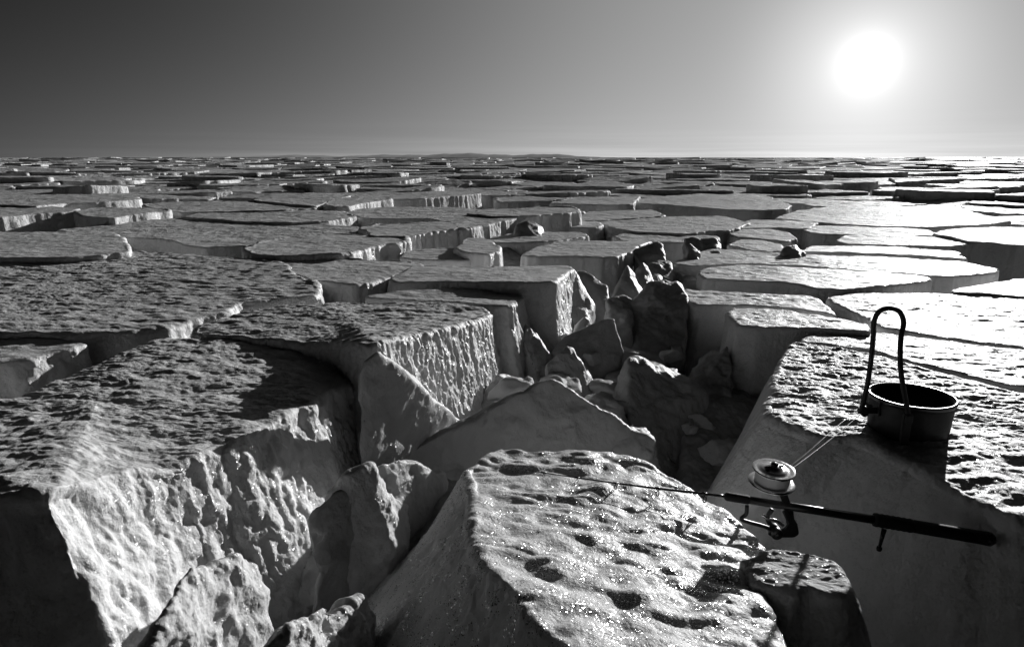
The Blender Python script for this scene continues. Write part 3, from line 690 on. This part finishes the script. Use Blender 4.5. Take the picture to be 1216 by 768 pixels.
edge_l = Vector((pc[0]-R0*.97, pc[1]-.02, hl.z))
lug = merge(boxm((hl+edge_l)/2, (1, 0, 0), (0, 1, 0), (0, 0, 1), abs(edge_l.x-hl.x)/2+.012, .004, .008),
            boxm(edge_l+Vector((.004, 0, .012)), (1, 0, 0), (0, 1, 0), (0, 0, 1), .003, .012, .024))
bev(link('hinge_lug', *lug, M_iron, pot, loc=pc, smooth=False), .0015)
bl = merge(lathe([(0, -.012), (.009, -.012), (.009, -.006), (.0055, -.006), (.0055, .010), (.009, .010), (.009, .014), (0, .014)], hl+Vector((0, -.004, -.004)), (0, 1, 0), 20),
           lathe([(0, -.010), (.006, -.010), (.006, .010), (0, .010)], hl+Vector((.012, -.004, .016)), (0, 1, 0), 16))
link('hinge_bolt', *bl, M_iron, pot, loc=pc, smooth=False)

# --- rod
YR = 1.335
tip = Vector(at_y(625, 558, 1.395)); jn = Vector(at_y(862, 589, YR)); r0 = Vector(at_y(893, 596, YR-.01)); gs = Vector(at_y(1040, 617, YR-.055)); butt = Vector(at_y(1178, 640, YR-.10))
root_loc = Vector(at_y(920, 602, YR-.02))
rod = empty('fishing_rod', root_loc); tag(rod, 'dark fishing rod with its tip on the nearest ice block and its reel upright', 'fishing rod')
d_ = (butt-jn).normalized()
mid = [tip.lerp(jn, t)+Vector((0, 0, -.003*math.sin(math.pi*t))) for t in np.linspace(0, 1, 30)]
V, F = tube(mid, list(np.linspace(.0007, .0033, 30)), 12); link('blank', V, F, M_black, rod, loc=root_loc)
V, F = tube([jn-d_*.004, jn, jn+d_*.004, jn+d_*.045, jn+d_*.048, jn+d_*.052], [.004, .0085, .0095, .0095, .0085, .006], 24)
link('winding_check', V, F, M_foam, rod, loc=root_loc)
V, F = tube([jn+d_*.03, gs], [.0082, .0092], 24); link('reel_seat', V, F, M_dark, rod, loc=root_loc)
def ribbed(a_, b_, r_, n_=16):
    P, Rr = [], []
    for i in range(n_+1):
        t = i/n_; P.append(a_.lerp(b_, t)); Rr.append(r_*(1 if i % 2 else .93))
    return tube(P, Rr, 24)
g2 = gs.lerp(butt, .32)
V, F = ribbed(gs-d_*.004, g2, .0145, 14); link('fore_grip', V, F, M_foam, rod, loc=root_loc)
V, F = tube([g2, g2+d_*.004, butt-d_*.01, butt-d_*.003, butt], [.0118, .0132, .0138, .0128, .008], 24); link('grip', V, F, M_foam, rod, loc=root_loc)
V, F = tube([butt-d_*.012, butt-d_*.003, butt+d_*.003], [.0142, .0146, .010], 24); link('butt_cap', V, F, M_black, rod, loc=root_loc)
# trigger peg under the grip
tg = Vector(at_y(1050, 628, YR-.06)); te = Vector(at_y(1044, 651, YR-.062))
V, F = merge(tube([tg, te], [.005, .003], 12), lathe([(0, -.006), (.0048, -.0045), (.006, 0), (.0048, .0045), (0, .006)], te, (0, 0, 1), 16))
link('trigger', V, F, M_black, rod, loc=root_loc)
# line guides hanging below the blank
gx = [(646, .0024), (687, .0030), (733, .0036), (783, .0044), (838, .0050)]
for gpx, gr in gx:
    t = (gpx-625)/(862-625); p = tip.lerp(jn, t)+Vector((0, 0, -.003*math.sin(math.pi*t)))
    c_ = p+Vector((0, 0, -gr*2.6)); ring = [c_+Vector((math.cos(a_)*gr*.8, .3*math.cos(a_)*gr, math.sin(a_)*gr*1.4)) for a_ in np.linspace(0, 2*math.pi, 20, endpoint=False)]
    V, F = merge(tube(ring, gr*.28, 8, closed=True), tube([p, c_+Vector((0, 0, gr*1.3))], gr*.3, 8), tube([p-d_*.006, p+d_*.006], .0036 if gr > .004 else .0022, 10))
    link('line_guide', V, F, M_black, rod, loc=root_loc)

# --- reel: housing with foot below the rod, stem up to a spool on an upright axis
sc_ = 1.33/FPX
hp = lambda px, py, dy=0: Vector(at_y(px, py, YR-.02+dy))
hous_pts = [(905, 603), (935, 606), (946, 622), (949, 632), (944, 637), (922, 638), (912, 634), (908, 622), (914, 612)]
def plate(pts, th, dy=0):
    n_ = len(pts); a_ = [hp(*p, dy-th/2) for p in pts]; b_ = [hp(*p, dy+th/2) for p in pts]
    return a_+b_, [tuple(range(n_))]+[tuple(reversed(range(n_, 2*n_)))]+[(i, i+n_, (i+1) % n_+n_, (i+1) % n_) for i in range(n_)]
V, F = plate([(928, 606), (936, 604), (947, 622), (949, 634), (943, 638), (918, 638), (911, 634), (913, 629), (931, 627), (935, 621)], .022)
reel = bev(link('reel', V, F, M_dark, rod, loc=root_loc, smooth=False), .004, 3)
reel['label'] = 'dark spinning reel with a pale line spool standing above the rod'
bpy.context.view_layer.update()
def sub(name, V, F, mat, smooth=True):
    o_ = link(name, V, F, mat, smooth=smooth, loc=root_loc); o_.parent = reel; o_.location = (0, 0, 0); return o_
foot = merge(tube(smooth_curve([hp(887, 600), hp(886, 610), hp(880, 616), hp(890, 620), hp(905, 624), hp(916, 628)], 24), .0042, 12),
             tube(smooth_curve([hp(917, 604), hp(912, 613), hp(914, 621), hp(922, 626)], 16), .0050, 12))
sub('foot', *foot, M_dark)
gear = lathe([(0, -.018), (.0105, -.018), (.0125, -.015), (.0125, .012), (0, .012)], hp(920, 630), (0, 1, 0), 32)
sub('gear_cover', *gear, M_dark)
gear2 = lathe([(0, -.022), (.004, -.022), (.0055, -.019), (.0055, -.017)], hp(920, 630), (0, 1, 0), 20)
sub('gear_bolt', *gear2, M_dark)
crank = tube(smooth_curve([hp(905, 611, -.012), hp(912, 616, -.014), hp(922, 618, -.014), hp(930, 624, -.012)], 16), .0032, 10)
sub('crank_arm', *crank, M_chrome)
stem = tube(smooth_curve([hp(927, 579), hp(931, 590), hp(936, 602), hp(940, 615)], 16), [.0055]*16+[.0062], 16)
V, F = plate([(922, 578), (932, 578), (942, 606), (944, 622), (934, 622), (931, 602)], .013)
bev(sub('stem', V, F, M_dark, smooth=False), .002)
ax = Vector((.03, -.10, 1)).normalized()
s0 = hp(916, 573); top_c = hp(919, 554)
hgt_ = .036
prof_low = [(0, -.003), (.036, -.003), (.0470, -.001), (.0478, .001), (.0465, .003), (.036, .0025), (0, .002)]
V, F = lathe(prof_low, s0, ax, 72); sub('lower_flange', V, F, M_chrome)
prof_up = [(.0, .0), (.036, 0), (.0430, .002), (.0440, .004), (.0425, .006), (.038, .0045), (.034, .0055), (.030, .004), (.027, .0068), (.020, .0062), (.012, .011), (.008, .013), (0, .0135)]
V, F = lathe(prof_up, s0+ax*(hgt_-.008), ax, 72); sub('upper_flange', V, F, M_chrome)
wl = [(0, .003)]
for i in range(40):
    t = i/39; wl.append((.0335+(.0008 if i % 2 else 0)+.001*math.sin(t*3), .003+(hgt_-.012)*t))
wl.append((0, hgt_-.009))
V, F = lathe(wl, s0, ax, 72); sub('wound_line', V, F, M_line)
kn = merge(lathe([(0, 0), (.006, 0), (.0075, .003), (.0068, .007), (0, .009)], s0+ax*(hgt_+.004), ax, 24),
           boxm(s0+ax*(hgt_+.0025), (1, .3, 0), (-.3, 1, 0), tuple(ax), .020, .0045, .002))
sub('drag_knob', *kn, M_black)
# fishing line from the spool to the pot's hinge
ls = s0+Vector((.032, .010, .016)); le = hl+Vector((0, -.006, -.002))
l1 = [ls.lerp(le, t)+Vector((0, 0, -.004*math.sin(math.pi*t))) for t in np.linspace(0, 1, 24)]
l2 = [(ls+Vector((.003, 0, .012))).lerp(le+Vector((-.006, 0, .006)), t)+Vector((.004*math.sin(2*math.pi*t), 0, .006*math.sin(math.pi*t))) for t in np.linspace(0, 1, 24)]
knot = at_y(988, 522, le.y-.12)
V, F = merge(tube(l1, .0007, 8), tube(l2, .0004, 8))
o = link('fishing_line', V, F, M_line, loc=ls); tag(o, 'double strand of fishing line stretched from the reel spool to the pot hinge', 'fishing line')

# =============================================================== LIGHT
LAMP_AZ, LAMP_EL = math.radians(34), math.radians(11.5)
sd = ray(1030, 75); sd = sd/np.linalg.norm(sd)
SKY_AZ, SKY_EL = math.atan2(sd[0], sd[1]), math.asin(sd[2])
sun = bpy.data.lights.new('sun', 'SUN'); sun.energy = 4.8; sun.angle = math.radians(.55); sun.color = (1, 1, 1)
so_ = bpy.data.objects.new('sun', sun); C.objects.link(so_)
L_ = Vector((math.sin(LAMP_AZ)*math.cos(LAMP_EL), math.cos(LAMP_AZ)*math.cos(LAMP_EL), math.sin(LAMP_EL)))
so_.rotation_euler = L_.to_track_quat('Z', 'Y').to_euler(); so_.location = (3, 6, 4)

w = bpy.data.worlds.new('World'); S.world = w; w.use_nodes = True
nt = w.node_tree; N, L = nt.nodes, nt.links; bg = N['Background']
sky = N.new('ShaderNodeTexSky'); sky.sky_type = 'NISHITA'; sky.sun_disc = False
sky.sun_elevation = LAMP_EL; sky.sun_rotation = LAMP_AZ; sky.air_density = 1; sky.dust_density = 1.; sky.ozone_density = 1
bw = N.new('ShaderNodeRGBToBW'); L.new(sky.outputs[0], bw.inputs[0])
tc = N.new('ShaderNodeTexCoord')
nrm = N.new('ShaderNodeVectorMath'); nrm.operation = 'NORMALIZE'; L.new(tc.outputs['Generated'], nrm.inputs[0])
dot = N.new('ShaderNodeVectorMath'); dot.operation = 'DOT_PRODUCT'; dot.inputs[1].default_value = tuple(sd); L.new(nrm.outputs[0], dot.inputs[0])
def mth(op, a_, b_=None, clamp=False):
    n = N.new('ShaderNodeMath'); n.operation = op; n.use_clamp = clamp
    for i, v in enumerate((a_, b_)):
        if v is None: continue
        if isinstance(v, (int, float)): n.inputs[i].default_value = v
        else: L.new(v, n.inputs[i])
    return n.outputs[0]
dp = mth('MAXIMUM', dot.outputs['Value'], 0.0001)
def lobe(k, n): return mth('MULTIPLY', mth('POWER', dp, n), k)
STR = .1
sxyz = N.new('ShaderNodeSeparateXYZ'); L.new(nrm.outputs[0], sxyz.inputs[0])
elev = mth('MAXIMUM', sxyz.outputs[2], 0)
hz = mth('POWER', 2.718, mth('MULTIPLY', elev, -9.))
hz2 = mth('POWER', 2.718, mth('MULTIPLY', elev, -70.))
tot = mth('MULTIPLY', bw.outputs[0], .0002)                         # thin, cold, dark polar sky
for k, n in ((420., 24000.), (1.2, 7000.), (.45, 1700.), (.44, 170.), (.29, 8.), (.07, 4.)): tot = mth('ADD', tot, lobe(k, n))
tot = mth('ADD', tot, mth('MULTIPLY', hz, lobe(.27, 1.5)))
# faint cloud streaks low over the horizon
mp = N.new('ShaderNodeMapping'); mp.inputs['Scale'].default_value = (3, 3, 130); L.new(nrm.outputs[0], mp.inputs[0])
nz = N.new('ShaderNodeTexNoise'); nz.inputs['Scale'].default_value = 1.; nz.inputs['Detail'].default_value = 3; L.new(mp.outputs[0], nz.inputs[0])
stk = mth('MULTIPLY', mth('SUBTRACT', nz.outputs['Fac'], .35), hz2)
tot = mth('ADD', tot, mth('MULTIPLY', mth('MAXIMUM', stk, 0), lobe(.9, 4.)))
tot = mth('MULTIPLY', tot, 1/STR)
cmb = N.new('ShaderNodeCombineColor'); [L.new(tot, cmb.inputs[i]) for i in range(3)]
L.new(cmb.outputs[0], bg.inputs['Color']); bg.inputs['Strength'].default_value = STR

# =============================================================== CAMERA
cam = bpy.data.cameras.new('camera'); co_ = bpy.data.objects.new('camera', cam); C.objects.link(co_); S.camera = co_
cam.sensor_width = 36; cam.lens = FPX/1216*36; cam.clip_end = 20000; cam.clip_start = .05
co_.location = (0, 0, H); co_.rotation_euler = (math.pi/2-PITCH, 0, 0)
S.view_settings.view_transform = 'Standard'; S.view_settings.look = 'None'; S.view_settings.exposure = 0; S.view_settings.gamma = 1
S.cycles.max_bounces = 5; S.cycles.diffuse_bounces = 2; S.cycles.glossy_bounces = 3; S.cycles.transmission_bounces = 2
S.cycles.use_adaptive_sampling = True
S.cycles.use_denoising = True
S.cycles.sample_clamp_indirect = 4
print('VERTS', sum(len(o.data.vertices) for o in S.objects if o.type == 'MESH'), 'cells', len(vis), len(hid))
